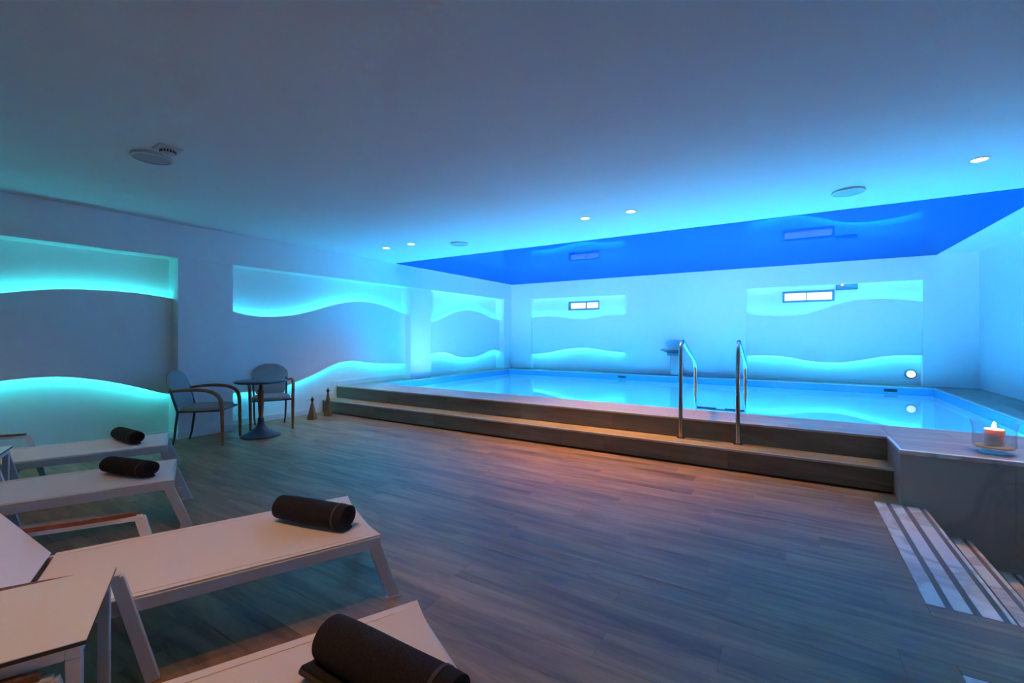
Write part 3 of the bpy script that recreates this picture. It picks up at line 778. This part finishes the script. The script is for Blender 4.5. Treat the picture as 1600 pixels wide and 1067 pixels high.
        m.strip([(x - h, yv, z) for yv, h, z in pr], [(x - h * .8, yv, z + .018) for yv, h, z in pr], [(x + h, yv, z) for yv, h, z in pr], [(x + h * .8, yv, z + .018) for yv, h, z in pr])
        m.build('arm_pad', M['armwood'], f, smooth=True)
    return t
lng = make_lounger()
def put_lounger(o, near, ang, lab, far=False):
    a = Vector((math.cos(R(ang)), math.sin(R(ang)))); p = Vector((-a.y, a.x))      # a: towards the head, p: towards the near side
    n = Vector(near); mid = n + p * LW / 2 if far else n - p * LW / 2
    o.location = (mid.x, mid.y, 0); o.rotation_euler.z = R(ang + 90)
    tag(o, lab, 'sun lounger', 'sun loungers in a row'); return a, p, mid
L1o, L2o, L4o = copy_tree(lng), copy_tree(lng), copy_tree(lng)
G1 = put_lounger(L1o, (-4.684, 1.740), -111.5, 'sun lounger farthest from the camera, closest to the wave wall')
G2 = put_lounger(L2o, (-3.513, 1.345), -112.5, 'second sun lounger from the wave wall, under the dark smooth towel roll')
G3 = put_lounger(lng, (-1.690, 1.507), -114.0, 'sun lounger in full view in the middle with raised back behind the near side table')
G4 = put_lounger(L4o, (-1.164, 1.206), -116.5, 'nearest sun lounger cut off by the bottom of the photo', far=True)

# ------------------------------------------------------------------ side tables
def make_side_table():
    """local +X to the near side, +Y towards the foot end; origin on the floor under the far right corner of the top"""
    t = empty('side_table', (0, 0, 0)); S, Z = .452, .50
    top = MB().box(0, S, -S, 0, Z - .002, Z).build('tabletop', M['hpl'], t)
    MB().box(.0, S, -S, 0, Z - .013, Z - .0022).build('top_core', M['black'], t)
    fr = MB()
    for x0, x1, y0, y1 in ((.012, S - .012, -.044, -.012), (.012, S - .012, -S + .012, -S + .044), (.012, .044, -S + .044, -.044), (S - .044, S - .012, -S + .044, -.044)):
        fr.box(x0, x1, y0, y1, Z - .048, Z - .0135)
    fr.build('apron', M['whitemetal'], t, bevel=.003)
    for x in (.012, S - .044):
        for yv in (-.044, -S + .012): MB().box(x, x + .032, yv, yv + .032, 0, Z - .049).build('leg', M['whitemetal'], t, bevel=.003)
    return t
tb = make_side_table()
tb.location = (-1.986, .588, 0); tb.rotation_euler.z = R(-114 + 90)
tag(tb, 'white side table with black edge in the near left corner', 'side table', 'side tables between the loungers')
tb2 = copy_tree(tb); tb2.location = (-4.801, .833, 0); tb2.rotation_euler.z = R(-111.5 + 90)
tag(tb2, 'side table at the left edge between the two far loungers', 'side table', 'side tables between the loungers')

# ------------------------------------------------------------------ rolled towels
def towel(cx, cy, ang, ln, d, lab, flap=False, flat=.0):
    r_ = d / 2
    t = empty('rolled_towel', (cx, cy, SZ - .003), R(ang)); tag(t, lab, 'towel', 'rolled charcoal towels on the loungers')
    # spiral cross-section
    rnd = random.Random(int(ln * 1000) + int(cx * 77)); turns = 3.2; nseg = 96; th = r_ / (turns + .6)
    outp = []; inp = []
    for k in range(nseg + 1):
        a = k / nseg * turns * 2 * math.pi; rr = r_ - th * (k / nseg) * turns
        ca_, sa = math.cos(-a - 1.2), math.sin(-a - 1.2)
        sq = 1 + .25 * flat
        outp.append((rr * ca_ * (1 + flat * .12), rr * sa * (1 - flat * .12))); inp.append(((rr - th * .84) * ca_ * (1 + flat * .12), (rr - th * .84) * sa * (1 - flat * .12)))
    base = r_ * (1 - flat * .12)
    m = MB(); secs = 14
    for s in range(secs + 1):
        v = s / secs; x = ln * (v - .5)
        sc_ = 1 - .05 * (abs(2 * v - 1)) ** 6 + .008 * math.sin(9 * v + cx)
        for k, p in enumerate(outp): 
            ex = (.010 * (k / nseg)) * (1 if v > .5 else -1) * -1 if s in (0, secs) else 0
            m.v.append((x + ex, p[0] * sc_, max(base * .0 + p[1] * sc_ + base, .002 + .0 * k)))
        for k, p in enumerate(inp):
            ex = (.010 * (k / nseg)) * (1 if v > .5 else -1) * -1 if s in (0, secs) else 0
            m.v.append((x + ex, p[0] * sc_, max(p[1] * sc_ + base, .002)))
    K = nseg + 1; row = 2 * K
    for s in range(secs):
        for k in range(nseg):
            a = s * row + k; m.f.append((a, a + 1, a + 1 + row, a + row))
            b = s * row + K + k; m.f.append((b, b + row, b + 1 + row, b + 1))
        for a, b in ((s * row, s * row + K), (s * row + K - 1, s * row + 2 * K - 1)): m.f.append((a, a + row, b + row, b))
    for s in (0, secs):
        for k in range(nseg):
            a = s * row + k; b = s * row + K + k; m.f.append((a, b, b + 1, a + 1))
    o = m.build('terry_roll', M['towel'], t, smooth=True)
    # woven band near the far right end
    bd = MB(); K1 = int(nseg / turns) - 1; vv = [.5 + (ln * .5 - q) / ln for q in (.062, .050)]
    for v in vv:
        sc_ = 1 - .05 * (abs(2 * v - 1)) ** 6 + .008 * math.sin(9 * v + cx)
        for k in range(K1):
            p = outp[k]; q = math.hypot(*p); g_ = (q * sc_ + .0022) / q
            bd.v.append((ln * (v - .5), p[0] * g_, max(base + p[1] * g_, .0035)))
    for k in range(K1 - 1): bd.f.append((k, k + 1, K1 + k + 1, K1 + k))
    bd.build('woven_band', M['stripe'], t, smooth=True)
    if flap:
        f = MB()
        prof = [(-r_ * .2, .006), (-r_ * .9, .010), (-r_ * 1.25, .016), (-r_ * 1.33, .026), (-r_ * 1.20, .036), (-r_ * .8, .030), (-r_ * .2, .030)]
        f.prism(prof, lambda y_, z: (-ln * .5 - .01, y_, z), lambda y_, z: (ln * .5 - .04, y_, z)).build('loose_fold', M['towel'], t, smooth=True)
        f2 = MB(); f2.prism([(-r_ * 1.345, .018), (-r_ * 1.36, .026), (-r_ * 1.30, .033), (-r_ * 1.28, .030)], lambda y_, z: (-ln * .5 - .008, y_, z), lambda y_, z: (ln * .5 - .042, y_, z)).build('fold_hem', M['stripe'], t)
    return t
towel(-5.17, 1.615, 1, .42, .135, 'rolled charcoal towel on the lounger closest to the wave wall', flat=.4)
towel(-3.935, 1.240, 14, .43, .135, 'smooth dark towel roll on the second lounger from the wave wall', flat=.8)
towel(-2.095, 1.420, 12, .445, .140, 'rolled charcoal towel with a woven band on the middle lounger', flat=.2)
towel(-.935, .858, 1, .48, .150, 'large rolled towel with a loose fold on the nearest lounger', flap=True, flat=.2)
